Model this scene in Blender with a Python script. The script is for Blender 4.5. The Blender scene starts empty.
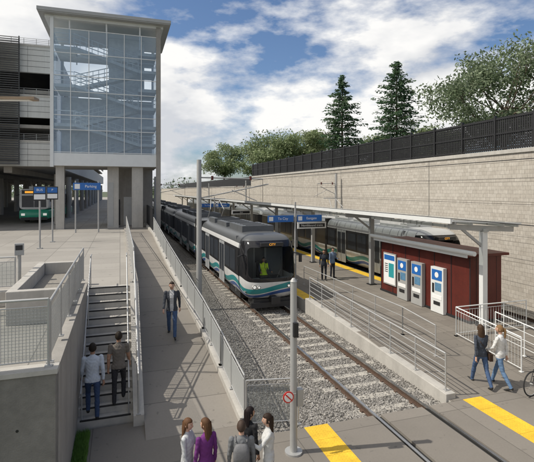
import bpy, math, random
import numpy as np
from mathutils import Vector, Matrix
random.seed(7); np.random.seed(7)
S=bpy.context.scene
# ---------------------------------------------------------------- materials
class NT:
    def __init__(s,tree): s.t=tree; s.n=tree.nodes; s.l=tree.links
    def put(s,inp,v):
        if isinstance(v,bpy.types.NodeSocket): s.l.new(v,inp)
        else: inp.default_value=v
    def m(s,op,a,b=None,c=None,clamp=False):
        n=s.n.new('ShaderNodeMath'); n.operation=op; n.use_clamp=clamp
        s.put(n.inputs[0],a)
        if b is not None: s.put(n.inputs[1],b)
        if c is not None: s.put(n.inputs[2],c)
        return n.outputs[0]
    def mix(s,f,a,b,bl='MIX'):
        n=s.n.new('ShaderNodeMix'); n.data_type='RGBA'; n.blend_type=bl
        s.put(n.inputs[0],f)
        for i,v in ((6,a),(7,b)):
            if not isinstance(v,bpy.types.NodeSocket) and len(v)==3: v=(*v,1)
            s.put(n.inputs[i],v)
        return n.outputs[2]
    def noise(s,vec,scale,detail=4,rough=.55):
        n=s.n.new('ShaderNodeTexNoise'); n.inputs['Scale'].default_value=scale
        n.inputs['Detail'].default_value=detail; n.inputs['Roughness'].default_value=rough
        s.l.new(vec,n.inputs['Vector']); return n.outputs['Fac']
    def ramp(s,f,a,b,va=0.,vb=1.):
        n=s.n.new('ShaderNodeMapRange'); s.put(n.inputs[0],f)
        n.inputs[1].default_value=a;n.inputs[2].default_value=b;n.inputs[3].default_value=va;n.inputs[4].default_value=vb
        return n.outputs[0]
    def bump(s,h,strength,dist=.02,normal=None):
        n=s.n.new('ShaderNodeBump'); n.inputs['Strength'].default_value=strength; n.inputs['Distance'].default_value=dist
        s.l.new(h,n.inputs['Height'])
        if normal: s.l.new(normal,n.inputs['Normal'])
        return n.outputs[0]
    def obj(s):
        n=s.n.new('ShaderNodeTexCoord'); return n.outputs['Object']
    def sep(s,v):
        n=s.n.new('ShaderNodeSeparateXYZ'); s.l.new(v,n.inputs[0]); return n.outputs
    def comb(s,x,y,z):
        n=s.n.new('ShaderNodeCombineXYZ')
        for i,v in enumerate((x,y,z)): s.put(n.inputs[i],v)
        return n.outputs[0]
def newmat(name):
    m=bpy.data.materials.new(name); m.use_nodes=True
    return m,NT(m.node_tree),m.node_tree.nodes['Principled BSDF']
def M(name,col,rough=.6,metal=0.,var=.18,scale=2.5,bump=0.,bscale=60.,streak=0.,spec=.5):
    m,t,b=newmat(name); o=t.obj()
    n1=t.noise(o,scale,4,.6); n2=t.noise(o,scale*9,3,.6)
    f=t.m('ADD',t.m('MULTIPLY',n1,.65),t.m('MULTIPLY',n2,.35))
    f=t.ramp(f,.3,.7)
    c0=tuple(max(0,x*(1-var)) for x in col); c1=tuple(min(1,x*(1+var)) for x in col)
    c=t.mix(f,c0,c1)
    if streak:
        x,y,z=t.sep(o); v=t.comb(t.m('MULTIPLY',x,3.),t.m('MULTIPLY',y,3.),t.m('MULTIPLY',z,.25))
        s_=t.ramp(t.noise(v,1.,5,.65),.45,.75)
        c=t.mix(t.m('MULTIPLY',s_,streak),c,tuple(x*.45 for x in col))
    t.l.new(c,b.inputs['Base Color'])
    b.inputs['Roughness'].default_value=rough; b.inputs['Metallic'].default_value=metal
    b.inputs['Specular IOR Level'].default_value=spec
    if bump: t.l.new(t.bump(t.noise(o,bscale,3,.6),bump),b.inputs['Normal'])
    return m
def paving(name,col,jx,jy,gap=.012,var=.15,ox=0,oy=0,dark=.45,axes='xy',bump=.3):
    m,t,b=newmat(name); o=t.obj(); s3=t.sep(o)
    a=s3['XYZ'.index(axes[0].upper())]; c_=s3['XYZ'.index(axes[1].upper())]
    def joint(v,j,off):
        f=t.m('FRACT',t.m('ADD',t.m('DIVIDE',v,j),100.+off/j))
        d=t.m('ABSOLUTE',t.m('SUBTRACT',f,.5)); return t.m('GREATER_THAN',d,.5-gap/j)
    jm=t.m('MAXIMUM',joint(a,jx,ox),joint(c_,jy,oy))
    cell=t.comb(t.m('FLOOR',t.m('ADD',t.m('DIVIDE',a,jx),100.+ox/jx)),t.m('FLOOR',t.m('ADD',t.m('DIVIDE',c_,jy),100.+oy/jy)),0.)
    wn=t.n.new('ShaderNodeTexWhiteNoise'); t.l.new(cell,wn.inputs['Vector'])
    f=t.m('ADD',t.m('MULTIPLY',t.noise(o,.7,6,.65),.45),t.m('ADD',t.m('MULTIPLY',t.noise(o,22,4,.6),.3),t.m('MULTIPLY',wn.outputs['Value'],.25)))
    f=t.ramp(f,.3,.68)
    c=t.mix(f,tuple(x*(1-var) for x in col),tuple(x*(1+var) for x in col))
    stain=t.ramp(t.noise(o,.35,6,.7),.50,.70); c=t.mix(t.m('MULTIPLY',stain,.38),c,tuple(x*.5 for x in col))
    spots=t.ramp(t.noise(o,5,3,.5),.66,.71); c=t.mix(t.m('MULTIPLY',spots,.4),c,tuple(x*.35 for x in col))
    c=t.mix(t.m('MULTIPLY',jm,.8),c,tuple(x*dark for x in col))
    t.l.new(c,b.inputs['Base Color']); b.inputs['Roughness'].default_value=.85
    h=t.m('SUBTRACT',t.m('MULTIPLY',t.noise(o,90,3,.6),.3),jm)
    t.l.new(t.bump(h,bump,.01),b.inputs['Normal'])
    return m
CONC=M('concrete',(.32,.30,.27),.85,0,.16,.8,.35,50,.35)
CONCD=M('concrete_weathered',(.21,.20,.18),.9,0,.26,.9,.45,40,.6)
CONCL=M('concrete_light',(.44,.42,.385),.85,0,.14,1.2,.25,60,.3)
PLAZA=paving('plaza_paving',(.31,.29,.26),1.5,1.5)
WALK=paving('walkway_paving',(.225,.205,.18),50,1.5,oy=.3)
CROSS=paving('crossing_paving',(.205,.185,.16),2.2,2.4,ox=.6,oy=.2,gap=.01)
PLAT=paving('platform_paving',(.19,.17,.145),.6,.6,gap=.008)
GRASSG=M('ground_cover',(.07,.09,.045),.95,0,.35,.6,.5,30)
STEEL=M('galvanised_steel',(.46,.46,.45),.45,.4,.1,3)
STEELP=M('painted_grey_steel',(.37,.37,.36),.5,.1,.08,2)
WHITEP=M('white_painted_steel',(.68,.69,.68),.45,0,.06,2)
DARKST=M('dark_steel',(.03,.03,.032),.5,.3,.2,4)
RAILTOP=M('rail_head',(.55,.54,.52),.25,.95,.1,6)
RAILSD=M('rail_rust',(.11,.07,.05),.8,.2,.3,9,.3,80)
TIE=M('concrete_tie',(.40,.375,.33),.9,0,.2,3,.4,60)
YEL=M('tactile_yellow',(.72,.45,.03),.75,0,.28,3,.2,80)
RUSTRED=M('kiosk_red_panel',(.105,.018,.012),.5,.1,.28,1.5,.15,40,.3)
BLUE=M('sign_blue',(.02,.13,.42),.4,0,.05,2)
BLACK=M('black_paint',(.02,.02,.022),.4,0,.1,3)
WHITE=M('white_paint',(.8,.8,.79),.5,0,.03,2)
RED=M('sign_red',(.6,.03,.03),.4,0,.05,2)
TEAL=M('sign_teal',(.03,.30,.33),.4,0,.05,2)
RUBBER=M('rubber',(.02,.02,.02),.8,0,.2,5)
SCREEN=M('display_screen',(.10,.22,.35),.15,0,.3,6)
def glass(name,tint,trans,rough=.03,body=(.4,.5,.6),spec=.9):
    m,t,b=newmat(name); 
    tr=t.n.new('ShaderNodeBsdfTransparent'); tr.inputs[0].default_value=(*tint,1)
    b.inputs['Base Color'].default_value=(*body,1); b.inputs['Roughness'].default_value=rough
    b.inputs['Specular IOR Level'].default_value=spec
    fr=t.n.new('ShaderNodeFresnel'); fr.inputs[0].default_value=1.45
    f=t.m('ADD',t.m('MULTIPLY',fr.outputs[0],.7),1-trans,clamp=True)
    mx=t.n.new('ShaderNodeMixShader'); t.l.new(f,mx.inputs[0]); t.l.new(tr.outputs[0],mx.inputs[1]); t.l.new(b.outputs[0],mx.inputs[2])
    t.l.new(mx.outputs[0],t.n['Material Output'].inputs[0]); return m
GLASS=glass('curtain_wall_glass',(.84,.93,1.),.78,.12,body=(.55,.68,.85),spec=.4)
GLROOF=glass('canopy_glass',(.8,.86,.85),.6,body=(.35,.40,.40))
GLMESH=glass('guard_panel',(.85,.88,.88),.72,.3,body=(.42,.44,.44))
# ---------------------------------------------------------------- mesh builder
class MB:
    def __init__(s,name): s.name=name; s.v=[]; s.f=[]; s.fm=[]; s.mats=[]; s.sm=[]
    def mi(s,m):
        if m not in s.mats: s.mats.append(m)
        return s.mats.index(m)
    def add(s,vs,fs,mat,smooth=False):
        o=len(s.v); s.v.extend([tuple(map(float,p)) for p in vs]); i=s.mi(mat)
        for f in fs: s.f.append(tuple(o+int(k) for k in f)); s.fm.append(i); s.sm.append(smooth)
    def box(s,x0,x1,y0,y1,z0,z1,mat):
        vs=[(x0,y0,z0),(x1,y0,z0),(x1,y1,z0),(x0,y1,z0),(x0,y0,z1),(x1,y0,z1),(x1,y1,z1),(x0,y1,z1)]
        s.add(vs,[(0,3,2,1),(4,5,6,7),(0,1,5,4),(1,2,6,5),(2,3,7,6),(3,0,4,7)],mat)
    def obox(s,c,size,rot,mat):
        R=rot if isinstance(rot,Matrix) else Matrix.Rotation(rot,3,'Z')
        vs=[]
        for z in (-.5,.5):
            for x,y in((-.5,-.5),(.5,-.5),(.5,.5),(-.5,.5)):
                vs.append(Vector(c)+R@Vector((x*size[0],y*size[1],z*size[2])))
        s.add(vs,[(0,3,2,1),(4,5,6,7),(0,1,5,4),(1,2,6,5),(2,3,7,6),(3,0,4,7)],mat)
    def beam(s,p,q,w,h,mat):
        p=Vector(p);q=Vector(q);d=(q-p);L=d.length;d.normalize()
        up=Vector((0,0,1)) if abs(d.z)<.95 else Vector((0,1,0))
        x=d.cross(up).normalized(); z=x.cross(d)
        R=Matrix((x,d,z)).transposed()
        s.obox((p+q)/2,(w,L,h),R,mat)
    def tube(s,p,q,r,mat,n=8,r2=None,smooth=True):
        p=Vector(p);q=Vector(q);r2=r if r2 is None else r2
        d=(q-p).normalized(); up=Vector((0,0,1)) if abs(d.z)<.9 else Vector((1,0,0))
        a=d.cross(up).normalized(); b=d.cross(a)
        vs=[]
        for c,rr in((p,r),(q,r2)):
            for i in range(n):
                t=2*math.pi*i/n; vs.append(c+a*math.cos(t)*rr+b*math.sin(t)*rr)
        fs=[(i,(i+1)%n,n+(i+1)%n,n+i) for i in range(n)]
        s.add(vs,fs,mat,smooth); s.add(vs[:n],[tuple(range(n))[::-1]],mat); s.add(vs[n:],[tuple(range(n))],mat)
    def path(s,pts,r,mat,n=8):
        for a,b in zip(pts[:-1],pts[1:]): s.tube(a,b,r,mat,n)
    def poly(s,pts,mat): s.add(pts,[tuple(range(len(pts)))],mat)
    def disc(s,c,r,ny,mat,n=20,t=.01):
        s.tube(Vector(c)-Vector(ny)*t,Vector(c)+Vector(ny)*t,r,mat,n,smooth=False)
    def ring(s,c,R,r,axis,mat,n=28,k=6):
        ax=Vector(axis).normalized(); up=Vector((0,0,1)) if abs(ax.z)<.9 else Vector((1,0,0))
        a=ax.cross(up).normalized(); b=ax.cross(a); vs=[];fs=[]
        for i in range(n):
            t=2*math.pi*i/n; d=a*math.cos(t)+b*math.sin(t)
            for j in range(k):
                u=2*math.pi*j/k; vs.append(Vector(c)+d*(R+r*math.cos(u))+ax*r*math.sin(u))
        for i in range(n):
            for j in range(k): fs.append((i*k+j,((i+1)%n)*k+j,((i+1)%n)*k+(j+1)%k,i*k+(j+1)%k))
        s.add(vs,fs,mat,True)
    def build(s,loc=(0,0,0),rz=0,bevel=0,parent=None):
        me=bpy.data.meshes.new(s.name); me.from_pydata(s.v,[],s.f)
        for m in s.mats: me.materials.append(m)
        me.polygons.foreach_set('material_index',s.fm); me.polygons.foreach_set('use_smooth',s.sm)
        me.update(); ob=bpy.data.objects.new(s.name,me); S.collection.objects.link(ob)
        ob.location=loc; ob.rotation_euler=(0,0,rz)
        if bevel:
            b=ob.modifiers.new('bevel','BEVEL'); b.width=bevel; b.segments=2; b.limit_method='ANGLE'; b.angle_limit=math.radians(50)
        if parent: ob.parent=parent
        return ob
def text(parent,body,loc,size,rot,mat,name='lettering'):
    cu=bpy.data.curves.new(name,'FONT'); cu.body=body; cu.size=size; cu.align_x='CENTER'; cu.align_y='CENTER'; cu.extrude=.002
    ob=bpy.data.objects.new(name,cu); S.collection.objects.link(ob)
    ob.location=Vector(loc); ob.rotation_euler=rot
    cu.materials.append(mat); ob.parent=parent; return ob
FR=(math.radians(90),0,0)
# ---------------------------------------------------------------- ramp profile
RY=[10.4,12.8,15.3,20,25,32,38]; RZ=[0,.38,.72,1.2,1.72,2.55,2.6]
RX=[2.72,2.66,2.6,2.45,2.3,2.1,2.0]
def rz(y): return float(np.interp(y,RY,RZ))
PZ=2.6
# ---------------------------------------------------------------- ground & terrain
g=MB('ground'); g.poly([(-900,-200,-.3),(900,-200,-.3),(900,1500,-.3),(-900,1500,-.3)],GRASSG); g.build()
h=MB('hill')
h.poly([(19.05,-20,7.3),(500,-20,9),(500,600,12),(19.05,66,7.3)],GRASSG)
h.poly([(19.05,66,5.6),(19.05,66,7.3),(500,600,12),(500,600,5.6)],GRASSG)
h.poly([(19.05,66,5.9),(500,600,7.5),(300,800,7.5),(19.05,260,5.9)],GRASSG)
h.build()
def ballast_mat():
    m,t,b=newmat('ballast'); o=t.obj()
    v=t.n.new('ShaderNodeTexVoronoi'); v.inputs['Scale'].default_value=16; t.l.new(o,v.inputs['Vector'])
    s_=t.sep(v.outputs['Color'])
    c=t.mix(s_[0],(.10,.093,.083),(.31,.295,.27)); c=t.mix(t.ramp(t.noise(o,.6,4),.4,.7),c,t.mix(.35,c,(.12,.09,.07)))
    t.l.new(c,b.inputs['Base Color']); b.inputs['Roughness'].default_value=.95
    t.l.new(t.bump(v.outputs['Distance'],1.,.05),b.inputs['Normal']); return m
BAL=ballast_mat()
g=MB('ballast_bed')
g.poly([(2.5,9.8,-.17),(8.4,9.8,-.17),(8.4,200,-.17),(2.5,200,-.17)],BAL)
g.poly([(14.8,9.8,-.17),(18.8,9.8,-.17),(18.8,200,-.17),(14.8,200,-.17)],BAL)
bed=g.build()
STONES=[M('ballast_stone_a',(.27,.255,.235),.95,0,.3,20),M('ballast_stone_b',(.17,.16,.145),.95,0,.3,20),M('ballast_stone_c',(.36,.34,.31),.95,0,.3,20)]
def stones(n,reg):
    base=np.array([(1,0,0),(-1,0,0),(0,1,0),(0,-1,0),(0,0,1),(0,0,-1)],float)
    fc=np.array([(0,2,4),(2,1,4),(1,3,4),(3,0,4),(2,0,5),(1,2,5),(3,1,5),(0,3,5)])
    V=[];F=[];MI=[]
    for i in range(n):
        x=np.random.uniform(reg[0],reg[1]); y=reg[2]+(reg[3]-reg[2])*np.random.rand()**1.5
        r=np.random.uniform(.022,.048); A=np.random.normal(size=(3,3)); q,_=np.linalg.qr(A)
        v=(base*r*np.random.uniform(.6,1.2,(6,1)))@q.T; v[:,2]*=.8
        z=-.165+.01*np.random.rand()
        if any(abs(x-c)<.06 for c in (6.08,7.52)): continue
        V.append(v+np.array([x,y,z])); F.append(fc+len(V[:-1])*6); MI+= [np.random.choice(3,p=[.45,.33,.22])]*8
    V=np.concatenate(V);F=np.concatenate(F)
    me=bpy.data.meshes.new('ballast'); me.from_pydata(V.tolist(),[],F.tolist())
    for m_ in STONES: me.materials.append(m_)
    me.polygons.foreach_set('material_index',MI); me.update()
    ob=bpy.data.objects.new('ballast_stones',me); S.collection.objects.link(ob); ob.parent=bed
stones(24000,(2.95,8.25,9.85,24))
TC=6.8; TC2=16.4; G=.7175
p=MB('pedestrian_crossing')
def slab(x0,x1,y0,y1,z0,z1,m): p.box(x0,x1,y0,y1,z0,z1,m)
slab(-.66,TC-G-.12,0,9.8,-.25,0,CROSS); slab(-.66,2.72,9.8,11.3,-.25,-.002,CROSS)
slab(TC-G+.11,TC+G-.11,0,9.8,-.25,0,CROSS); slab(TC+G+.12,TC2-G-.12,0,9.8,-.25,0,CROSS)
slab(TC2-G+.11,TC2+G-.11,0,9.8,-.25,0,CROSS); slab(TC2+G+.12,18.6,0,9.8,-.25,0,CROSS)
for c in (TC,TC2):
    for sg in (-1,1): p.box(c+sg*G-.12,c+sg*G+.12,0,9.8,-.25,-.06,RUBBER)
p.build()
def tactile():
    for x0,x1 in ((4.12,4.72),(8.7,9.3)):
        mb=MB('tactile_strip')
        y=2.
        while y<9.6: mb.box(x0,x1,y+.003,min(y+.6,9.8)-.003,.001,.008,YEL); y+=.6
        x=x0+.04
        while x<x1:
            y=6.6
            while y<9.78: mb.tube((x,y,.008),(x,y,.014),.014,YEL,6,.009); y+=.075
            x+=.075
        mb.build()
tactile()
def track(c,y0,y1,name):
    t=MB(name)
    for sg in (-1,1):
        x=c+sg*G+sg*.035
        t.box(x-.035,x+.035,0,y1,-.035,0,RAILTOP); t.box(x-.012,x+.012,9.8,y1,-.13,-.046,RAILSD); t.box(x-.07,x+.07,9.8,y1,-.15,-.131,RAILSD)
        t.box(x-.034,x+.034,9.8,y1,-.045,-.0355,RAILSD)
    y=10.2
    while y<y1:
        t.box(c-1.25,c+1.25,y,y+.24,-.28,-.151,TIE)
        for sg in (-1,1):
            for e in (-1,1):
                x=c+sg*G+sg*.035+e*.1; t.box(x-.03,x+.03,y+.07,y+.17,-.15,-.115,RAILSD)
        y+=.72
    t.build()
track(TC,9.8,150,'railway_track'); track(TC2,9.8,150,'railway_track')
# walkway ramp
w=MB('walkway_ramp')
for i in range(len(RY)-1):
    y0,y1=RY[i],RY[i+1]; z0,z1=RZ[i],RZ[i+1]; a0,a1=RX[i],RX[i+1]
    w.poly([(.55,y0,z0),(a0,y0,z0),(a1,y1,z1),(.55,y1,z1)],WALK)
    w.add([(a0,y0,-.25),(a0+.22,y0,-.25),(a0+.22,y0,z0+.16),(a0,y0,z0+.16),(a1,y1,-.25),(a1+.22,y1,-.25),(a1+.22,y1,z1+.16),(a1,y1,z1+.16)],
              [(0,1,2,3),(1,5,6,2),(3,2,6,7),(0,3,7,4),(5,4,7,6)],CONCL)
w.box(2.0,2.22,38,90,-.25,2.76,CONCL)
w.build()
q=MB('plaza')
q.poly([(-60,8,PZ),(-.95,8,PZ),(-.95,15,PZ),(-60,15,PZ)],PLAZA)
q.poly([(-60,15,PZ),(.3,15,PZ),(.3,38,PZ),(-60,38,PZ)],PLAZA)
q.poly([(-60,38,PZ),(2.0,38,PZ),(2.0,200,PZ),(-60,200,PZ)],PLAZA)
q.build()
q=MB('retaining_wall')
q.box(-60,-.96,7.75,8,-.3,PZ+.12,CONCD); q.box(-1.2,-.95,8.003,15,-.3,PZ+.12,CONC)
q.box(.3,.55,14.9,38,-.3,PZ+.1,CONC)
q.add([(.3,11.1,-.25),(.55,11.1,-.25),(.55,14.898,-.25),(.3,14.898,-.25),(.3,11.1,.25),(.55,11.1,.25),(.55,14.898,PZ+.1),(.3,14.898,PZ+.1)],
      [(0,1,5,4),(1,2,6,5),(3,0,4,7),(4,5,6,7),(2,3,7,6)],CONCL)
for x in (-2.6,-4.6,-7,-10): q.box(x,x+.02,7.742,7.75,-.3,PZ+.1,BLACK)
for x in (-1.5,-3.2):
    for z in (.7,1.9): q.disc((x,7.749,z),.022,(0,1,0),BLACK,10,.004)
q.box(-60,-.93,7.72,8.03,PZ+.121,PZ+.2,CONCL)
q.build(bevel=.012)
st=MB('concrete_stairs'); NST=15; rise=PZ/NST; run=3.6/NST
for i in range(NST):
    y=11.4+i*run; z=(i+1)*rise
    st.box(-.95,.3,y,15.0,z-rise+(.001 if i else -.25),z-.0,CONCL)
    st.box(-.9,.25,y-.004,y+.035,z-.03,z+.003,DARKST)
st.build()
g=MB('grass')
GR=M('grass_blades',(.12,.24,.04),.8,0,.4,8)
g.box(-.948,-.662,0,11.1,-.3,.01,M('soil',(.07,.07,.03),.95))
for i in range(7000):
    x=random.uniform(-.94,-.66);y=random.uniform(8,11.1);hh=random.uniform(.06,.18);a=random.uniform(0,6.28);w_=.008
    dx,dy=math.cos(a)*w_,math.sin(a)*w_;lx,ly=random.uniform(-.05,.05),random.uniform(-.05,.05)
    g.add([(x-dx,y-dy,0),(x+dx,y+dy,0),(x+lx,y+ly,hh)],[(0,1,2)],GR)
g.build()
# ---------------------------------------------------------------- railings
def railing(name,pts,h=1.07,mat=STEEL,post=1.5,bars=0,pick=.11,pr=.006,panel=None,rr=.022,build=True,mb=None,cap=None):
    mb=mb or MB(name)
    for a,b in zip(pts[:-1],pts[1:]):
        a=Vector(a);b=Vector(b);L=(b-a).length;n=max(1,round(L/post)); up=Vector((0,0,1))
        mb.tube(a+up*h,b+up*h,rr,cap or mat)
        if pick or panel: mb.tube(a+up*.1,b+up*.1,rr*.6,mat); mb.tube(a+up*(h-.12),b+up*(h-.12),rr*.5,mat)
        for i in range(n+1):
            c=a.lerp(b,i/n); mb.tube(c,c+up*h,rr*.95,mat)
            mb.obox(c+up*.01,(.11,.11,.02),0,mat)
        for k in range(bars):
            z=h*(k+1)/(bars+1); mb.tube(a+up*z,b+up*z,rr*.5,mat,6)
        if pick:
            k=int(L/pick)
            for i in range(1,k):
                c=a.lerp(b,i/k); mb.tube(c+up*.1,c+up*(h-.12),pr,mat,4)
        if panel:
            mb.add([a+up*.12,b+up*.12,b+up*(h-.14),a+up*(h-.14)],[(0,1,2,3)],panel)
    return mb.build() if build else mb
railing('guard_railing',[(RX[i]+.11,RY[i],RZ[i]+.16) for i in range(6)],h=1.0,pick=.10,panel=GLMESH,mat=STEEL)
railing('guard_railing',[(.42,15,PZ+.1),(.42,33,PZ+.1)],h=1.05,pick=.11,mat=STEEL)
railing('stair_railing',[(.42,11.15,.26),(.42,14.9,PZ+.1)],h=.95,pick=.11,mat=STEEL)
hr=MB('stair_handrail')
for x in (-.86,.2):
    hr.path([(x,11.1,.93),(x,11.4,.95+.12),(x,15,PZ+.95),(x,15.35,PZ+.95)],.02,STEEL)
    for k in range(4):
        y=11.45+k*1.15; z=(y-11.4)/3.6*PZ; hr.tube((x,y,z),(x,y,z+1.02),.016,STEEL)
hr.build()
def wire_fence(name,pts,h,cell=.07,r=.0035,panel=None):
    mb=railing(name,pts,h=h,pick=0,panel=panel,build=False)
    for a,b in zip(pts[:-1],pts[1:]):
        a=Vector(a);b=Vector(b);L=(b-a).length
        for i in range(int(L/cell)):
            c=a.lerp(b,i*cell/L); mb.tube(c+Vector((0,0,.1)),c+Vector((0,0,h-.12)),r,STEEL,4)
        for k in range(1,int((h-.2)/cell)): 
            z=.1+k*cell; mb.tube(a+Vector((0,0,z)),b+Vector((0,0,z)),r,STEEL,4)
    return mb.build()
wire_fence('mesh_fence',[(-7,7.88,PZ+.2),(-1.08,7.88,PZ+.2)],1.07,.05,.004,GLMESH)
wire_fence('mesh_fence',[(-1.08,8.05,PZ+.2),(-1.08,15,PZ+.2)],1.0,.06,.004)
wire_fence('mesh_fence',[(-9,13.2,PZ+.4),(-2.6,13.2,PZ+.4)],.85,.10,.004,GLMESH)
pw=MB('planter_wall'); pw.box(-9,-2.42,13.05,13.35,PZ,PZ+.4,CONCL); pw.box(-2.4,-1.25,11.2,11.4,PZ,PZ+.75,CONCL); pw.box(-2.4,-2.2,11.401,15.5,PZ,PZ+.75,CONCL)
pw.box(-2.199,-1.25,15.3,15.5,PZ,PZ+.75,CONCL); pw.box(-2.198,-1.25,11.402,15.299,PZ+.01,PZ+.4,M('planter_gravel',(.26,.24,.21),.95,0,.35,18,.8,40)); pw.build(bevel=.015)
# platform
pl=MB('station_platform'); PX0,PX1=8.32,14.95
pl.poly([(PX0,9.8,.004),(PX1,9.8,.004),(PX1,14,.35),(PX0,14,.35)],PLAT); pl.poly([(PX0,14,.35),(PX1,14,.35),(PX1,140,.35),(PX0,140,.35)],PLAT)
for x in (PX0,PX1):
    pl.poly([(x,9.8,-.3),(x,9.8,.004),(x,14,.35),(x,14,-.3)],CONCL); pl.poly([(x,14,-.3),(x,14,.35),(x,140,.35),(x,140,-.3)],CONCL)
for x0,x1 in ((PX0+.08,PX0+.68),(PX1-.68,PX1-.08)):
    y=20.
    while y<139: pl.box(x0,x1,y+.004,y+.596,.35,.358,YEL); y+=.6
for x0 in (PX0+.006,PX1-.076): pl.box(x0,x0+.07,20,140,.351,.357,CONCL)
pl.build()
kb=MB('concrete_kerb'); 
kb.add([(8.25,9.9,-.3),(8.56,9.9,-.3),(8.56,9.9,.16),(8.25,9.9,.16),(8.25,19.5,-.3),(8.56,19.5,-.3),(8.56,19.5,.53),(8.25,19.5,.53)],[(0,1,2,3),(3,2,6,7),(0,3,7,4),(1,5,6,2),(4,7,6,5)],CONCL); kb.build(bevel=.015)
def pz(y): return float(np.interp(y,[9.8,14,200],[0,.35,.35]))
railing('platform_railing',[(8.40,10.1,.165),(8.40,19.3,.52)],h=1.0,pick=0,bars=4,mat=STEEL,post=1.35,rr=.025)
railing('platform_railing',[(9.75,12.2,pz(12.2)),(9.75,14,.35),(9.75,23.2,.35)],h=1.0,pick=0,bars=2,mat=STEEL,post=1.8)
railing('platform_railing',[(11.6,10.6,.07),(11.6,13.4,.3),(14.9,13.4,.3)],h=1.05,pick=.12,mat=WHITEP,post=1.2)
railing('platform_railing',[(12.6,10.2,.05),(12.6,12.6,.25)],h=1.05,pick=0,bars=3,mat=WHITEP,post=1.2)
# ---------------------------------------------------------------- big retaining wall (right)
def wallmat():
    m,t,b=newmat('split_face_stone'); o=t.obj(); x,y,z=t.sep(o)
    row=t.m('FLOOR',t.m('DIVIDE',z,.2)); yo=t.m('ADD',y,t.m('MULTIPLY',row,.137))
    fz=t.m('ABSOLUTE',t.m('SUBTRACT',t.m('FRACT',t.m('DIVIDE',z,.2)),.5)); fy=t.m('ABSOLUTE',t.m('SUBTRACT',t.m('FRACT',t.m('DIVIDE',yo,.3)),.5))
    j=t.m('MAXIMUM',t.m('GREATER_THAN',fz,.455),t.m('MULTIPLY',t.m('GREATER_THAN',fy,.47),.5))
    wn=t.n.new('ShaderNodeTexWhiteNoise'); t.l.new(t.comb(row,t.m('FLOOR',t.m('DIVIDE',yo,.3)),0.),wn.inputs['Vector'])
    c=t.mix(wn.outputs['Value'],(.45,.41,.355),(.55,.51,.45))
    fins=t.noise(t.comb(t.m('MULTIPLY',y,14.),t.m('MULTIPLY',z,3.),0.),1.,5,.7)
    c=t.mix(t.m('MULTIPLY',t.ramp(fins,.62,.38),.38),c,(.25,.225,.195))
    st_=t.ramp(t.noise(t.comb(t.m('MULTIPLY',y,.5),t.m('MULTIPLY',z,.10),0.),1.,5,.65),.45,.75)
    c=t.mix(t.m('MULTIPLY',st_,.28),c,(.26,.24,.21))
    c=t.mix(t.m('MULTIPLY',j,.42),c,(.2,.18,.155))
    band=t.m('LESS_THAN',t.m('FRACT',t.m('DIVIDE',z,1.0)),.035); c=t.mix(t.m('MULTIPLY',band,.5),c,(.16,.145,.125))
    t.l.new(c,b.inputs['Base Color']); b.inputs['Roughness'].default_value=.95
    hh=t.m('ADD',t.m('MULTIPLY',j,-.5),t.m('ADD',t.m('MULTIPLY',fins,.8),t.m('MULTIPLY',wn.outputs['Value'],.3)))
    t.l.new(t.bump(hh,.8,.035),b.inputs['Normal']); return m
WALLM=wallmat()
W=MB('stone_retaining_wall'); WX=18.7
W.box(WX,WX+.35,-20,65,-.3,7.45,WALLM); W.box(WX-.08,WX+.42,-20,65,7.45,7.65,CONCL)
W.box(WX,WX+.35,65.01,220,-.3,6.1,WALLM); W.box(WX-.06,WX+.42,65.01,220,6.1,6.25,CONCL)
for y in np.arange(12,64,12.): W.box(WX-.012,WX-.001,y,y+.05,-.3,7.448,CONCD)
W.build()
F=MB('screen_fence'); FX=WX+.17
for z in (7.72,8.5,9.27): F.box(FX-.05,FX-.024,2,65,z,z+.09,DARKST)
y=2
while y<65:
    F.box(FX-.022,FX-.002,y,y+.085,7.66,9.4,DARKST); F.box(FX+.002,FX+.022,y+.075,y+.125,7.70,9.36,DARKST); y+=.135
z=7.78
while z<9.3: F.box(FX+.024,FX+.034,2,65,z,z+.07,DARKST); z+=.13
y=2
while y<65: F.box(FX-.08,FX+.06,y,y+.12,7.652,9.5,DARKST); y+=2.4
F.build()
F=MB('screen_fence')
for z in (6.35,7.3): F.box(FX-.03,FX+.03,65.05,200,z,z+.06,DARKST)
y=65.2
while y<150: F.box(FX-.02,FX+.02,y,y+.19,6.25,7.6,DARKST); y+=.25
F.build()
# ---------------------------------------------------------------- kiosk
K=MB('ticket_kiosk')
K.box(13.05,14.6,14.3,20.6,.36,3.0,RUSTRED)
for y in np.arange(14.3,20.7,1.05): K.box(13.035,13.05,y-.02,y+.02,.4,2.95,BLACK)
for x in (13.35,13.87,14.35): K.box(x,x+.012,14.29,14.3,.4,2.95,BLACK)
K.box(12.75,14.8,14.1,20.8,3.0,3.1,RUSTRED); K.box(12.7,12.75,14.1,20.8,2.97,3.14,WHITEP)
K.box(13.0,14.65,14.25,20.65,.352,.45,DARKST)
K.tube((12.62,13.6,3.2),(12.62,20.9,3.2),.09,WHITEP,14)
for y in (14.5,17.,19.8): K.beam((12.62,y,3.2),(13.0,y,3.05),.04,.06,STEELP)
for i,y in enumerate((15.6,17.0,18.1)):
    K.box(12.85,13.03,y,y+.8,.37,2.3,STEELP if i else WHITEP); K.box(12.84,12.85,y+.08,y+.72,1.75,2.2,BLUE)
    K.box(12.838,12.85,y+.12,y+.52,1.3,1.65,SCREEN); K.box(12.838,12.85,y+.57,y+.7,1.2,1.6,BLACK); K.box(12.83,12.85,y+.2,y+.6,.7,.85,BLACK)
    K.box(12.838,12.85,y+.1,y+.7,.95,1.12,WHITE); K.disc((12.834,y+.4,1.98),.12,(1,0,0),WHITE,18,.003)
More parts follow.
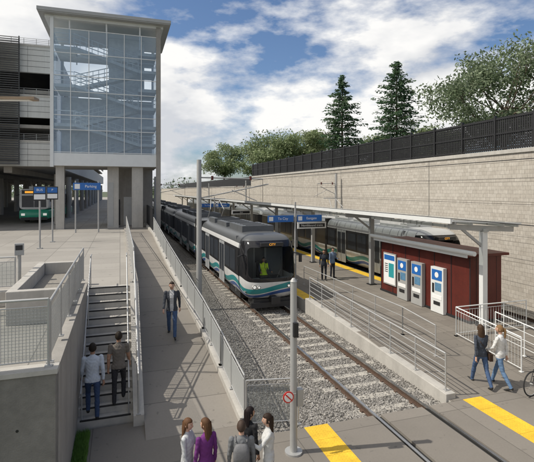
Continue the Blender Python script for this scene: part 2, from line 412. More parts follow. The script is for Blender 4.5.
K.box(12.98,13.03,19.2,20.3,.8,2.4,STEELP); K.box(12.972,12.98,19.26,20.24,.86,2.34,WHITE); K.box(12.966,12.972,19.3,20.2,2.05,2.3,BLUE); K.box(12.966,12.972,19.35,19.8,1.2,1.9,TEAL)
for k in range(5): K.box(12.966,12.972,19.88,20.15,1.82-k*.1,1.86-k*.1,BLACK)
K.build(bevel=.008)
# ---------------------------------------------------------------- canopy
C=MB('platform_canopy')
PY=[13.9]+[22+8*i for i in range(11)]
for y in PY:
    C.box(13.2,13.42,y-.1,y+.1,.352,4.0,WHITEP if y<15 else STEELP)
    C.beam((11.7,y,4.22),(14.75,y,4.05),.12,.2,STEELP)
    C.beam((13.3,y,3.4),(12.3,y,4.12),.07,.1,STEELP)
    C.box(13.1,13.52,y-.2,y+.2,.352,.4,DARKST)
C.box(13.23,13.39,13.7,104,4.0,4.12,STEELP)
for x,z in ((11.75,4.33),(12.5,4.29),(14.0,4.2),(14.7,4.16)): C.box(x-.04,x+.04,13.6,104,z,z+.09,STEELP)
y=13.6
while y<104: C.beam((11.6,y,4.46),(14.85,y,4.30),.05,.06,WHITEP); y+=.8 if y<40 else 1.6
C.add([(11.6,13.6,4.50),(14.9,13.6,4.34),(14.9,104,4.34),(11.6,104,4.50)],[(0,1,2,3)],GLROOF)
C.box(11.52,11.6,13.6,104,4.36,4.56,WHITEP)
for y in np.arange(18,100,8.): C.box(12.9,13.0,y-.7,y+.7,3.93,3.99,WHITEP); C.tube((12.95,y-.5,3.99),(12.95,y-.5,4.25),.01,DARKST); C.tube((12.95,y+.5,3.99),(12.95,y+.5,4.25),.01,DARKST)
C.build()
for yy,tx in ((27,'Northbound trains'),(45,'Exit')):
    s_=MB('hanging_sign'); s_.box(10.9,12.9,yy-.05,yy+.05,3.1,3.5,WHITE); s_.box(11.0,12.8,yy-.055,yy-.05,3.18,3.42,BLACK)
    for x in (11.2,12.6): s_.tube((x,yy,3.5),(x,yy,4.25),.015,STEELP)
    s_.beam((10.9,yy,3.53),(12.9,yy,3.53),.05,.05,STEELP)
    o=s_.build(); text(o,tx,(11.9,yy-.058,3.3),.2,FR,WHITE)
def blade(name,x,y,zb,zt,zs,ws,txts):
    b=MB(name); b.tube((x,y,zb),(x,y,zt),.07,STEELP,12,.05); b.obox((x,y,zb+.02),(.3,.3,.04),0,STEELP)
    for sg,tx in zip((-1,1),txts):
        x0,x1=sorted((x+sg*.12,x+sg*(.12+ws))); b.box(x0,x1,y-.04,y+.04,zs,zs+.38,BLUE)
        b.box(x0+.05,x0+.3,y-.046,y-.04,zs+.07,zs+.31,WHITE)
        b.tube((x,y,zs+.3),(x+sg*.2,y,zs+.3),.02,STEELP)
    o=b.build()
    for sg,tx in zip((-1,1),txts): text(o,tx,(x+sg*(.12+ws/2)+.12,y-.046,zs+.19),.2,FR,WHITE)
blade('station_sign',9.7,24.4,.35,4.9,3.75,1.55,('To City','Eastgate'))
blade('station_sign',9.7,48,.35,4.9,3.75,1.55,('To City','Eastgate'))
# ---------------------------------------------------------------- trains
def train_mat(roof):
    m,t,b=newmat('train_livery'); o=t.obj(); x,y,z=t.sep(o)
    def rr(cx,hx,cz,hz,r,u):
        qx=t.m('MAXIMUM',t.m('SUBTRACT',t.m('ABSOLUTE',t.m('SUBTRACT',u,cx)),hx-r),0.); qz=t.m('MAXIMUM',t.m('SUBTRACT',t.m('ABSOLUTE',t.m('SUBTRACT',z,cz)),hz-r),0.)
        return t.m('LESS_THAN',t.m('SQRT',t.m('ADD',t.m('MULTIPLY',qx,qx),t.m('MULTIPLY',qz,qz))),r)
    front=t.m('LESS_THAN',y,1.35)
    shield=t.m('MULTIPLY',rr(0.,1.14,2.20,.70,.22,x),front)
    mask=t.m('MULTIPLY',rr(0.,1.40,2.26,.93,.35,x),front)
    side=t.m('MULTIPLY',t.m('GREATER_THAN',y,1.3499),t.m('MULTIPLY',t.m('GREATER_THAN',z,1.42),t.m('LESS_THAN',z,2.78)))
    dark=t.m('MAXIMUM',mask,side)
    white=(.62,.62,.61)
    wv=t.m('ADD',t.m('MULTIPLY',t.m('SINE',t.m('MULTIPLY',t.m('ADD',y,x),1.5)),.16),1.0)
    d=t.m('SUBTRACT',z,wv)
    c=t.mix(t.m('LESS_THAN',t.m('ABSOLUTE',d),.13),white,(.02,.24,.25))
    c=t.mix(t.m('LESS_THAN',t.m('ABSOLUTE',t.m('ADD',d,.28)),.09),c,(.04,.10,.30))
    c=t.mix(t.m('GREATER_THAN',z,3.0),c,roof)
    c=t.mix(dark,c,(.014,.014,.016)); c=t.mix(t.m('LESS_THAN',z,.52),c,(.06,.06,.065))
    grime=t.ramp(t.noise(t.comb(t.m('MULTIPLY',x,2.),t.m('MULTIPLY',y,2.),t.m('MULTIPLY',z,.5)),1.2,6,.7),.45,.75); low=t.ramp(z,1.6,.4)
    c=t.mix(t.m('MULTIPLY',grime,t.m('ADD',t.m('MULTIPLY',low,.35),.15),clamp=True),c,(.12,.10,.08))
    t.l.new(c,b.inputs['Base Color']); t.l.new(t.m('ADD',.36,t.m('MULTIPLY',mask,-.24)),b.inputs['Roughness'])
    tr=t.n.new('ShaderNodeBsdfTransparent'); tr.inputs[0].default_value=(.82,.87,.87,1)
    mx=t.n.new('ShaderNodeMixShader'); t.l.new(t.m('MULTIPLY',shield,.88),mx.inputs[0]); t.l.new(b.outputs[0],mx.inputs[1]); t.l.new(tr.outputs[0],mx.inputs[2])
    t.l.new(mx.outputs[0],t.n['Material Output'].inputs[0]); return m
LAMP,tt,bb=newmat('headlight_lens'); bb.inputs['Base Color'].default_value=(.85,.85,.8,1); bb.inputs['Roughness'].default_value=.1; bb.inputs['Emission Color'].default_value=(1,.97,.9,1); bb.inputs['Emission Strength'].default_value=.35
AMB,tt,bb=newmat('amber_led'); bb.inputs['Base Color'].default_value=(.8,.3,.02,1); bb.inputs['Emission Color'].default_value=(1,.45,.05,1); bb.inputs['Emission Strength'].default_value=.8
TGL=M('train_window_glass',(.035,.04,.048),.3,0,.3,.6,spec=.5)
DOORM=M('train_door_panel',(.34,.35,.355),.4,0,.05,2)
SEATM=M('cab_interior',(.22,.22,.22),.7,0,.1,2)
def sgn(a): return math.copysign(1,a)
def prof(a):
    c,s_=math.cos(a),math.sin(a); e=2/4.6
    return 1.33*sgn(c)*abs(c)**e, 1.92+1.55*sgn(s_)*abs(s_)**e
def nose_y(t_,z): 
    return 1.15*(1-(1-min(t_,.9999)**2.7)**(1/2.7))+.40*max(0,(z-1.35)/2)**1.3
def car(mb,y0,L,TM,ROOFE):
    N=112; K=26; rings=[]
    for k in range(K+1):
        t_=math.sin(k/K*math.pi/2)
        rings.append([(prof(2*math.pi*(i+.5)/N)[0]*t_,nose_y(t_,1.92+(prof(2*math.pi*(i+.5)/N)[1]-1.92)*t_),1.92+(prof(2*math.pi*(i+.5)/N)[1]-1.92)*t_) for i in range(N)])
    vs=[(0,nose_y(0,1.92),1.92)]; 
    for r in rings[1:]: vs+=r
    vs+= [(prof(2*math.pi*(i+.5)/N)[0],L,prof(2*math.pi*(i+.5)/N)[1]) for i in range(N)]
    fs=[(0,1+(i+1)%N,1+i) for i in range(N)]
    for k in range(K):
        a=1+k*N; b=a+N
        for i in range(N): fs.append((a+i,a+(i+1)%N,b+(i+1)%N,b+i))
    fs.append(tuple(1+K*N+i for i in range(N)))
    mb.add([(x,y+y0,z) for x,y,z in vs],fs,TM,True)
    for sg in (-1,1):
        X=sg*1.328
        def pan(ya,yb,z0,z1,mat,pr):
            xa,xb=sorted((X,X+sg*pr)); mb.box(xa,xb,y0+ya,y0+yb,z0,z1,mat)
        for yd in (4.6,9.,18.,22.6):
            pan(yd,yd+1.35,.5,2.75,DOORM,.012); pan(yd+.1,yd+.62,1.1,2.6,TGL,.018); pan(yd+.73,yd+1.25,1.1,2.6,TGL,.018); pan(yd+.665,yd+.685,.5,2.75,BLACK,.016)
        for ya in (2.2,3.4,6.3,7.6,10.7,15.,16.5,19.7,21.1,24.3,25.8):
            pan(ya,ya+1.1,1.55,2.62,TGL,.010)
    for yb in (12.2,14.6): mb.box(-1.345,1.345,y0+yb-.15,y0+yb+.15,.4,3.42,RUBBER)
    for ya,yb,hh in ((2.6,5.4,.30),(6.2,8.8,.24),(9.6,11.6,.28),(15.5,18.5,.3),(19.4,22,.24),(23,26,.28)):
        mb.box(-.85,.85,y0+ya,y0+yb,3.42,3.45+hh,ROOFE)
        for k in range(5): yy=y0+ya+.25+k*(yb-ya-.5)/4; mb.box(-.6,.6,yy-.03,yy+.03,3.45+hh,3.47+hh,DARKST)
    for yb in (3.6,13.4,24.6):
        mb.box(-1.0,1.0,y0+yb-1.2,y0+yb+1.2,.12,.5,DARKST)
        for e in (-.75,.75):
            for sg in (-1,1): mb.tube((sg*.68,y0+yb+e,.33),(sg*.82,y0+yb+e,.33),.33,RAILSD,20)
def train(name,loc,cars,roof):
    mb=MB(name); TM=train_mat(roof); RE=M('roof_equipment',tuple(x*1.2 for x in roof),.55,.1,.15,3)
    for k in range(cars): car(mb,k*29.2,28.6,TM,RE)
    for sg in (-1,1):
        for dx,r in ((.92,.075),(.73,.055)):
            t_=max(dx/1.33,abs(1.12-1.92)/1.55); yy=nose_y(t_,1.12)
            mb.tube((sg*dx,yy-.05,1.12),(sg*dx,yy+.1,1.12),r,LAMP,16); mb.ring((sg*dx,yy-.045,1.12),r+.012,.014,(0,1,0),BLACK,20)
        mb.path([(sg*.15,.10,1.5),(sg*.42,.17,2.0),(sg*.40,.26,2.45)],.012,BLACK,6)
        mb.beam((sg*1.2,.9,2.55),(sg*1.55,.65,2.5),.05,.04,BLACK); mb.box(*sorted((sg*1.48,sg*1.62)),.60,.68,2.1,2.5,BLACK)
    mb.box(-.55,.55,.30,.55,2.95,3.12,BLACK)
    mb.box(-.9,.9,.35,1.3,.2,.5,DARKST); mb.box(-.14,.14,-.18,.5,.42,.66,DARKST); mb.box(-.2,.2,-.26,-.16,.38,.7,BLACK)
    mb.box(-1.05,1.05,.25,.4,.12,.36,DARKST)
    mb.box(-1.25,1.25,2.35,2.4,.5,3.3,SEATM); mb.box(-.35,.35,2.33,2.348,1.0,2.9,STEELP); mb.box(-.25,.25,2.32,2.329,1.9,2.7,TGL); mb.box(-1.25,1.25,.6,2.35,.82,.86,SEATM); mb.box(-.95,.95,.5,.85,.87,1.40,SEATM); mb.box(-.5,.5,.6,.86,1.401,1.52,DARKST)
    mb.box(-.4,.12,1.55,1.65,1.35,2.1,BLACK); mb.box(-.4,.12,1.2,1.6,1.3,1.38,BLACK)
    mb.path([(-.5,13.9,3.5),(-.5,12.9,4.2),(-.3,13.8,4.9)],.03,STEELP); mb.path([(.5,13.9,3.5),(.5,12.9,4.2),(.3,13.8,4.9)],.03,STEELP); mb.tube((-.8,13.8,4.93),(.8,13.8,4.93),.03,STEELP)
    o=mb.build(loc=loc); text(o,'CITY',(0,.295,3.035),.15,FR,AMB); return o
train('light_rail_train',(TC,19.7,0),3,(.085,.09,.095))
train('light_rail_train',(TC2,19.3,0),3,(.45,.46,.46))
# ---------------------------------------------------------------- bus
B=MB('transit_bus'); BG=M('bus_green',(.04,.34,.22),.35,0,.08,2); BW=M('bus_white',(.78,.79,.78),.35,0,.06,2); n=40
def bp(a,w,hh,zc): c,s_=math.cos(a),math.sin(a); e=2/7; return w*sgn(c)*abs(c)**e, zc+hh*sgn(s_)*abs(s_)**e
for (z0,z1,mt) in ((.35,1.25,BG),(1.2502,3.1,BW)):
    vs=[];zc=(z0+z1)/2;hh=(z1-z0)/2; ys=(0,.06,.25,11.6,11.8); ws=(1.15,1.22,1.28,1.28,1.2)
    for y,w_ in zip(ys,ws):
        for i in range(n): a_=bp(2*math.pi*i/n,w_,hh,zc); vs.append((a_[0],y,a_[1]))
    B.add(vs,[(k*n+i,k*n+(i+1)%n,(k+1)*n+(i+1)%n,(k+1)*n+i) for k in range(4) for i in range(n)]+[tuple(range(n))[::-1],tuple(4*n+i for i in range(n))],mt,True)
B.box(-1.0,-.02,-.02,.02,1.45,2.5,TGL); B.box(.02,1.0,-.02,.02,1.45,2.5,TGL); B.box(-1.0,1.0,-.022,.02,2.64,2.98,BLACK); B.box(-.75,.6,-.026,-.02,2.72,2.9,AMB)
for sg in (-1,1):
    for k in range(8): B.box(*sorted((sg*1.26,sg*1.292)),.7+k*1.35,1.9+k*1.35,1.45,2.6,TGL)
    B.box(*sorted((sg*.75,sg*1.05)),-.03,.02,.7,.9,LAMP); B.beam((sg*1.15,.1,2.6),(sg*1.45,-.25,2.5),.04,.04,BLACK); B.box(*sorted((sg*1.38,sg*1.56)),-.32,-.25,1.95,2.5,BLACK)
    for yw in (2.4,8.8): B.tube((sg*1.0,yw,.48),(sg*1.295,yw,.48),.48,RUBBER,24); B.tube((sg*1.29,yw,.48),(sg*1.305,yw,.48),.24,STEELP,16)
B.box(-1.1,1.1,-.06,.3,.3,.55,DARKST); B.box(-.9,.9,2,9,3.1,3.35,BW); B.build(loc=(-7.35,45,PZ),rz=math.radians(-4))
# ---------------------------------------------------------------- catenary
def cat(x,y,z0,z1,arm,name='catenary_pole'):
    b=MB(name); b.tube((x,y,z0),(x,y,z1),.14,STEELP,14,.11); b.tube((x,y,z0),(x,y,z0+.05),.3,STEEL,14)
    for k in range(6): a=k*math.pi/3; b.tube((x+.24*math.cos(a),y+.24*math.sin(a),z0+.04),(x+.24*math.cos(a),y+.24*math.sin(a),z0+.13),.02,DARKST,6)
    b.tube((x,y,6.2),(arm,y,6.15),.035,STEELP); b.tube((x,y,5.2),(arm+.3,y,5.9),.03,STEELP); b.tube((x+.5*(arm-x),y,5.6),(arm-.3,y,5.05),.02,STEELP)
    b.tube((arm,y,6.15),(arm,y,5.0),.012,DARKST)
    for f in (.2,.8): b.tube((x+(arm-x)*f,y,6.08),(x+(arm-x)*f,y,6.28),.06,RUSTRED,10)
    return b.build()
cat(3.6,21.5,-.2,7.05,TC)
for y in (50,80,110): cat(3.6,y,-.2,7.05,TC)
for y in (36,66,96): cat(18.2,y,-.2,7.05,TC2)
wv=MB('overhead_wire')
for c in (TC,TC2):
    for z,dz in ((4.98,0),(6.15,.35)):
        ys=np.linspace(21.5 if c==TC else 20,150,60)
        pts=[(c,float(y),z-dz*abs(math.sin((y-21.5)/28.5*math.pi))) for y in ys]; wv.path(pts,.010,DARKST,4)
        wv.tube((c,-5,z),pts[0],.008,DARKST,4)
wv.build()
b=MB('crossing_signal_post'); x,y=3.52,8.95
b.tube((x,y,0),(x,y,3.65),.08,STEELP,14,.07); b.tube((x,y,0),(x,y,.04),.19,STEEL,14); b.tube((x,y,3.65),(x,y,3.72),.08,STEELP,14,.03)
b.disc((x-.16,y-.11,1.25),.12,(0,1,0),RED,24,.008); b.disc((x-.16,y-.122,1.25),.092,(0,1,0),WHITE,24,.006); b.beam((x-.24,y-.132,1.33),(x-.08,y-.132,1.17),.01,.025,RED)
b.box(x-.16,x+.02,y-.1,y-.085,1.2,1.3,STEELP); b.box(x-.05,x+.05,y-.16,y-.08,2.5,2.8,BLACK)
b.box(x+.06,x+.2,y-.08,y+.08,1.0,1.35,STEELP)
b.build()
railing('crossing_gate_fence',[(2.83,10.25,-.0),(4.05,10.0,-.0)],h=1.1,pick=.08,panel=GLMESH,post=1.2)
# ---------------------------------------------------------------- garage and tower
GB=MB('parking_garage')
x0,x1,y0,y1=-48,-4.95,40,150
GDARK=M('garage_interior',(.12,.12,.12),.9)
SPAN=M('garage_spandrel',(.52,.52,.50),.8,0,.08,.6,.15,40,.2)
for z in (7.5,10.6,13.4): GB.box(x0,x1-.31,y0+.301,y1,z-.02,z+.25,CONC)
for za,zb in ((7.5,9.55),(11.4,13.2),(15.0,17.2)):
    GB.box(x0,x1,y0,y0+.3,za,zb,SPAN); GB.box(x0,x1+.02,y0-.04,y0-.001,zb-.14,zb+.03,CONCL)
    GB.box(x1-.3,x1-.003,y0+.301,y1,za,zb,SPAN)
    for x in np.arange(-46,-5,2.6): GB.box(x,x+.02,y0-.006,y0-.001,za,zb-.15,GDARK)
    for z in np.arange(za+.45,zb-.2,.45): GB.box(x0,x1,y0-.012,y0-.001,z,z+.025,GDARK)
    for x in np.arange(-46,-5,.9): GB.tube((x,y0+.2,zb+.031),(x,y0+.2,zb+.55),.02,STEELP,5)
    for dz in (.15,.28,.41,.55): GB.tube((x0,y0+.2,zb+dz),(x1,y0+.2,zb+dz),.018,STEELP,5)
for x in np.arange(-46,-5,8.2):
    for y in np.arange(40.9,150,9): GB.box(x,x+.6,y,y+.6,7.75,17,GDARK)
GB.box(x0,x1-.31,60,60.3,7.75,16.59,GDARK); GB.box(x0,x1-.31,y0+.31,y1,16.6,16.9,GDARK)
for x in np.arange(-45,-9,5.2):
    for y in np.arange(44,150,9): GB.tube((x,y,PZ),(x,y,7.0),.32,CONCL,14)
for y in np.arange(44,150,9): GB.tube((-5.3,y,PZ),(-5.3,y,7.0),.28,CONCL,14)
for x in np.arange(-45,-5,5.2): GB.box(x-.3,x+.3,41,149,7.0,7.479,CONC)
LX=-7.5; LOUV=M('louvre_grey',(.10,.10,.10),.6,.2,.15,2)
GB.box(x0,LX,y0-.5,y0-.42,7.6,7.75,LOUV)
z=7.7
while z<17.6: GB.obox(((x0+LX)/2,y0-.45,z),(LX-x0,.16,.03),Matrix.Rotation(math.radians(35),3,'X'),LOUV); z+=.17
for x in np.arange(LX,x0,-1.6): GB.box(x-.08,x,y0-.40,y0-.30,7.6,17.7,LOUV)
GB.build()
T=MB('glass_stair_tower'); ty=37; X0,X1=-4.84,2.9; D=6.5; tb,tp=7.44,17.9
T.box(X0,X1,ty,ty+D,tb-.02,tb+.35,CONCL); T.box(X0-.05,X1+.05,ty-.06,ty-.005,tb,tb+.95,WHITEP)
T.box(X0-.12,X0+.12,ty-.12,ty+.12,tb-.1,tp+.7,WHITEP); T.box(X1-.15,X1+.2,ty-.12,ty+.2,PZ,tp+.7,CONC)
T.box(X0-.12,X0+.12,ty+D-.2,ty+D,tb,tp+.7,WHITEP); T.box(X1-.1,X1+.15,ty+D-.2,ty+D,tb,tp+.7,WHITEP)
T.poly([(X0,ty-.0,tb+.95),(X1,ty,tb+.95),(X1,ty,tp-.1),(X0,ty,tp-.1)],GLASS)
for X in (X0,X1): T.poly([(X,ty,tb+.95),(X,ty+D,tb+.95),(X,ty+D,tp-.1),(X,ty,tp-.1)],GLASS)
for i in range(1,6):
    x=X0+(X1-X0)*i/6; T.box(x-.025,x+.025,ty-.06,ty-.004,tb+.951,tp-.1,WHITEP)
for z in (tb+1.0,tb+2.7,tb+3.8,tb+5.6,tb+6.8,tb+8.5,tp-.15): T.box(X0+.12,X1-.15,ty-.045,ty-.002,z,z+.05,WHITEP)
T.box(X0-.9,X1+.9,ty-.6,ty+D+.8,18.72,18.8,STEELP); T.box(X0-.95,X1+.95,ty-.65,ty+D+.85,18.8,19.05,STEELP); T.box(X0-.5,X1+.4,ty-.05,ty+D,18.5,18.72,WHITEP)
for x in (X0+1.2,-1,X1-1.4): T.box(x-.05,x+.05,ty+.1,ty+.2,16.7,18.5,WHITEP); T.box(x-.05,x+.05,ty+D-.4,ty+D-.3,16.7,18.5,WHITEP)
SL=M('tower_slab',(.66,.66,.64),.8)
TW=M('tower_wall',(.60,.61,.61),.8)
T.box(X0+.2,X1-.2,ty+4.2,ty+4.4,tb+.35,13.4,TW)
T.box(-.9,2.0,ty+3.4,ty+5.6,13.73,18.49,TW)
for z in (10.6,13.6,16.5): T.box(X0+1.501,X1-1.501,ty+2.6,ty+4.19,z-.12,z+.12,SL); T.box(X0+.1,X0+1.5,ty+.5,ty+4.19,z-.121,z+.119,SL); T.box(X1-1.5,X1-.1,ty+.5,ty+4.19,z-.122,z+.118,SL)
for k,z in enumerate((tb+.35,10.6,13.6)):
    z2=(10.6,13.6,16.5)[k]; zm=(z+z2)/2
    xa,xb=(X0+1.5,X1-1.5)
    T.beam((xa,ty+1.9,z),(xb,ty+1.9,zm),1.0,.22,SL); T.beam((xb,ty+.8,zm),(xa,ty+.8,z2),1.0,.22,SL)
    T.box(xb+.0,X1-.15,ty+.3,ty+2.5,zm-.12,zm+.1,SL)
    for yy,za,zb in ((ty+1.35,z,zm),(ty+.28,z2,zm)):
        for hh in (1.05,.7,.4): T.tube((xa,yy,za+hh),(xb,yy,zb+hh),.035,WHITEP)
        for q_ in range(12): f=q_/11; T.tube((xa+(xb-xa)*f,yy,za+(zb-za)*f),(xa+(xb-xa)*f,yy,za+(zb-za)*f+1.05),.024,WHITEP,6)
    for hh in (1.05,.7,.4): T.tube((X0+.15,ty+.4,z2+hh),(xa,ty+.4,z2+hh),.03,WHITEP); T.tube((xb,ty+.35,zm+hh),(X1-.2,ty+.35,zm+hh),.03,WHITEP)
T.box(.9,1.75,ty+.3,ty+1.1,PZ,tb-.021,CONCL); T.box(-.95,-.1,ty+.8,ty+1.6,PZ,tb-.021,CONCL)
T.box(-.9,-.5,ty+.78,ty+.8,PZ+.1,PZ+3.6,STEELP)
T.box(-1.0,2.7,ty+3.5,ty+6.2,PZ,tb-.022,CONC); T.box(.3,1.9,ty+3.46,ty+3.5,PZ,PZ+2.4,STEEL); T.box(-.6,0,ty+3.46,ty+3.5,PZ,PZ+2.2,DARKST)
T.box(X0+.2,X0+.8,ty+.4,ty+1.,PZ,tb-.021,CONCL)
T.build()
d=MB('service_building'); d.box(2.3,3.3,60,75,-.2,9.5,CONCD); d.box(2.2,3.4,59.8,75.2,9.5,9.8,DARKST); d.box(2.5,3.1,59.95,60,3,8.5,BLACK); d.build()
sf=MB('slatted_fence'); 
for y in np.arange(33,60,.25): sf.box(2.2,2.24,y,y+.14,2.7,4.3,DARKST)
sf.box(2.25,2.29,33,60,4.2,4.3,DARKST); sf.box(2.25,2.29,33,60,2.85,2.95,DARKST); sf.build()
def polesign(x,y,z0,h,col,txt):
    b=MB('bus_stop_sign'); b.tube((x,y,z0),(x,y,z0+h),.045,STEELP,10); b.box(x-.3,x+.3,y-.06,y-.04,z0+h-.75,z0+h,BLACK); b.box(x-.26,x+.26,y-.066,y-.06,z0+h-.36,z0+h-.05,col)
    b.box(x-.26,x+.26,y-.066,y-.06,z0+h-.68,z0+h-.42,WHITE); b.obox((x,y,z0+.02),(.25,.25,.04),0,STEELP); o=b.build(bevel=.004); text(o,txt,(x,y-.068,z0+h-.2),.17,FR,WHITE)
polesign(-3.9,25.5,PZ,3.2,BLUE,'BUS'); polesign(-3.7,28.5,PZ,3.2,BLUE,'P')
b=MB('wayfinding_sign'); b.box(-3.1,-1.3,33.9,34.0,5.6,6.1,BLUE); b.tube((-2.95,34.05,PZ),(-2.95,34.05,6.25),.05,STEELP,10); b.tube((-1.45,34.05,PZ),(-1.45,34.05,6.25),.05,STEELP,10); b.box(-3.0,-2.66,33.885,33.9,5.68,6.02,WHITE); o=b.build(bevel=.006); text(o,'Parking',(-1.95,33.89,5.85),.26,FR,WHITE)
for x,y in ((-2.75,14.5),(-3.2,12.3)):
    b=MB('card_reader_post'); b.tube((x,y,PZ),(x,y,PZ+1.15),.05,STEELP,10); b.obox((x,y,PZ+1.3),(.24,.16,.34),.2,STEELP); b.obox((x+.01,y-.082,PZ+1.35),(.18,.01,.14),.2,BLACK); b.obox((x,y,PZ+.015),(.2,.2,.03),0,STEELP); b.build(bevel=.01)
b=MB('street_lamp'); b.tube((-5.6,14.4,PZ),(-5.6,14.4,8.1),.09,STEELP,12,.06); b.tube((-5.6,14.4,8.0),(-3.2,13.7,8.03),.035,STEELP); b.obox((-2.75,13.57,8.04),(1.3,.3,.07),-.285,M('lamp_housing',(.28,.2,.13),.5)); b.obox((-2.75,13.57,8.0),(1.0,.2,.012),-.285,WHITE); b.obox((-5.6,14.4,PZ+.02),(.4,.4,.04),0,STEELP); b.build()
# ---------------------------------------------------------------- trees
BARK=M('bark',(.12,.09,.065),.95,0,.3,6,.5,30)
def leafmat(name,c):
    m,t,b=newmat(name); o=t.obj(); f=t.ramp(t.noise(o,.9,2),.3,.7); c_=t.mix(f,tuple(x*.65 for x in c),tuple(x*1.35 for x in c))
    t.l.new(c_,b.inputs['Base Color']); b.inputs['Roughness'].default_value=.7
    tl=t.n.new('ShaderNodeBsdfTranslucent'); t.l.new(c_,tl.inputs[0]); mx=t.n.new('ShaderNodeMixShader'); mx.inputs[0].default_value=.4
    t.l.new(b.outputs[0],mx.inputs[1]); t.l.new(tl.outputs[0],mx.inputs[2]); t.l.new(mx.outputs[0],t.n['Material Output'].inputs[0]); return m
LFA=[leafmat('leaf_a',(.22,.28,.13)),leafmat('leaf_b',(.29,.34,.18)),leafmat('leaf_c',(.15,.20,.095))]
LFR=[leafmat('leaf_d',(.17,.22,.12)),leafmat('leaf_e',(.24,.29,.18)),leafmat('leaf_f',(.11,.15,.08))]
LFC=[leafmat('needle_a',(.07,.135,.065)),leafmat('needle_b',(.12,.19,.09)),leafmat('needle_c',(.04,.09,.045))]
def leaves(mb,cent,sizes,mats,mi,dirs=None):
    n=len(cent); A=np.random.normal(size=(n,3)); 
    if dirs is not None: A=dirs+.35*A
    A/=np.linalg.norm(A,axis=1)[:,None]; B=np.random.normal(size=(n,3)); B-= (B*A).sum(1)[:,None]*A; B/=np.linalg.norm(B,axis=1)[:,None]
    s=sizes[:,None]
    P=np.stack([cent-A*s-B*s*.1,cent+B*s*.45,cent+A*s,cent-B*s*.45],1).reshape(-1,3)
    o=len(mb.v); mb.v.extend(map(tuple,P.tolist()))
    ids=[mb.mi(m) for m in mats]
    for i in range(n): mb.f.append((o+4*i,o+4*i+1,o+4*i+2,o+4*i+3)); mb.fm.append(ids[mi[i]]); mb.sm.append(False)
def decid(loc,H,R,nc=45,per=240,ls=.28,mats=LFA,seed=0,lo=.3,cs=.16,asp=1.):
    rs=np.random.RandomState(seed); mb=MB('deciduous_tree'); h0=H*lo
    p=Vector((0,0,-.3)); prev=p; r=H*.022
    top=Vector((rs.uniform(-.3,.3),rs.uniform(-.3,.3),H*.55))
    mb.tube(prev,(0.05,0,h0),r,BARK,10,r*.75); mb.tube((0.05,0,h0),top,r*.75,BARK,8,r*.35)
    cl=[]
    for i in range(nc):
        d=rs.normal(size=3); d/=np.linalg.norm(d); q=d*(rs.uniform(.35,1.)**.6)
        c=np.array([q[0]*R*asp,q[1]*R,h0+ (H-h0)*(.5+.46*q[2])]); c[:2]*=1-.15*abs(q[2]); cl.append(c)
        if i<26:
            s0=Vector((0.05,0,h0)).lerp(top,rs.uniform(-.1,.95)); e=Vector(c); mid=s0.lerp(e,.5)+Vector((0,0,-.04*H*rs.rand()))
            mb.tube(s0,mid,r*.35,BARK,6,r*.2); mb.tube(mid,e,r*.2,BARK,5,r*.06)
            for k in range(2):
                e2=e+Vector(rs.normal(size=3)*R*cs*.9); mb.tube(mid.lerp(e,.6),e2,r*.1,BARK,4,r*.03)
    C=[];MI=[]
    for c in cl:
        n=int(per*rs.uniform(.5,1.3)); sc=R*cs*rs.uniform(.7,1.4); P=c+np.clip(rs.normal(size=(n,3)),-1.9,1.9)*np.array([sc,sc,sc*.6])
        base=rs.choice(3); C.append(P); MI+=[base if rs.rand()<.65 else rs.choice(3) for _ in range(n)]
    C=np.concatenate(C); leaves(mb,C,rs.uniform(.6,1.3,len(C))*ls,mats,MI)
    return mb.build(loc=loc,rz=rs.rand()*6)
def conifer(loc,H,R,seed=1):
    rs=np.random.RandomState(seed); mb=MB('conifer_tree'); mb.tube((0,0,-.4),(0,0,H*.98),H*.016,BARK,9,.03)
    C=[];MI=[];SZ=[];DR=[]
    z=H*.06; 
    while z<H*.99:
        f=1-z/H; L0=R*min(1,f**.72*1.12)*rs.uniform(.7,1.15)+.12; nb=int(5+5*f+1)
        for b_ in range(nb):
            a=rs.uniform(0,6.283); L=L0*rs.uniform(.5,1.2); up=.32-.42*f
            d=np.array([math.cos(a),math.sin(a),up]); tip=np.array([0,0,z])+d*L
            if L>.8: mb.tube((0,0,z),tuple(tip),.045*f+.012,BARK,4,.01)
            n=int(5+L*14); base=rs.choice(3,p=[.45,.3,.25])
            for k in range(n):
                s=rs.uniform(.15,1.05); wd=.16*L*(1.1-s)+.10
                c=np.array([0,0,z])+d*L*s+np.array([-math.sin(a),math.cos(a),0])*rs.normal()*wd+np.array([0,0,-abs(rs.normal())*.16-.10*s*s*L])
                C.append(c); MI.append(base if rs.rand()<.7 else rs.choice(3)); SZ.append(rs.uniform(.12,.27)); DR.append([d[0],d[1],-.2])
        z+=.32+.22*f
    leaves(mb,np.array(C),np.array(SZ),LFC,MI,dirs=np.array(DR)); return mb.build(loc=loc)
conifer((40.9,60.3,7.2),18.6,5.6,3); conifer((35.2,67.4,7.2),17.6,4.8,5)
decid((41,39.7,7.2),14.6,8.2,nc=75,per=230,ls=.21,seed=11,cs=.12,lo=.2,asp=1.15,mats=LFR)
decid((50,36,7.2),17,8.5,nc=60,per=210,ls=.24,seed=12,cs=.13,mats=LFR)
decid((26.5,78,6.),10.2,5.8,nc=42,per=260,ls=.24,seed=13)
decid((31.5,76,6.8),10.2,5.2,nc=38,per=260,ls=.24,seed=15)
decid((24.2,108,5.9),10.8,5.2,nc=34,per=240,ls=.26,seed=14)
decid((31,100,5.9),9.6,5.2,nc=30,per=220,ls=.28,seed=16)
decid((52,66,7.6),9.,5.5,nc=34,per=200,ls=.28,seed=18); decid((46,72,7.6),8.,5.5,nc=30,per=200,ls=.28,seed=19)
rs=np.random.RandomState(4); mb=MB('distant_trees'); C=[];MI=[]
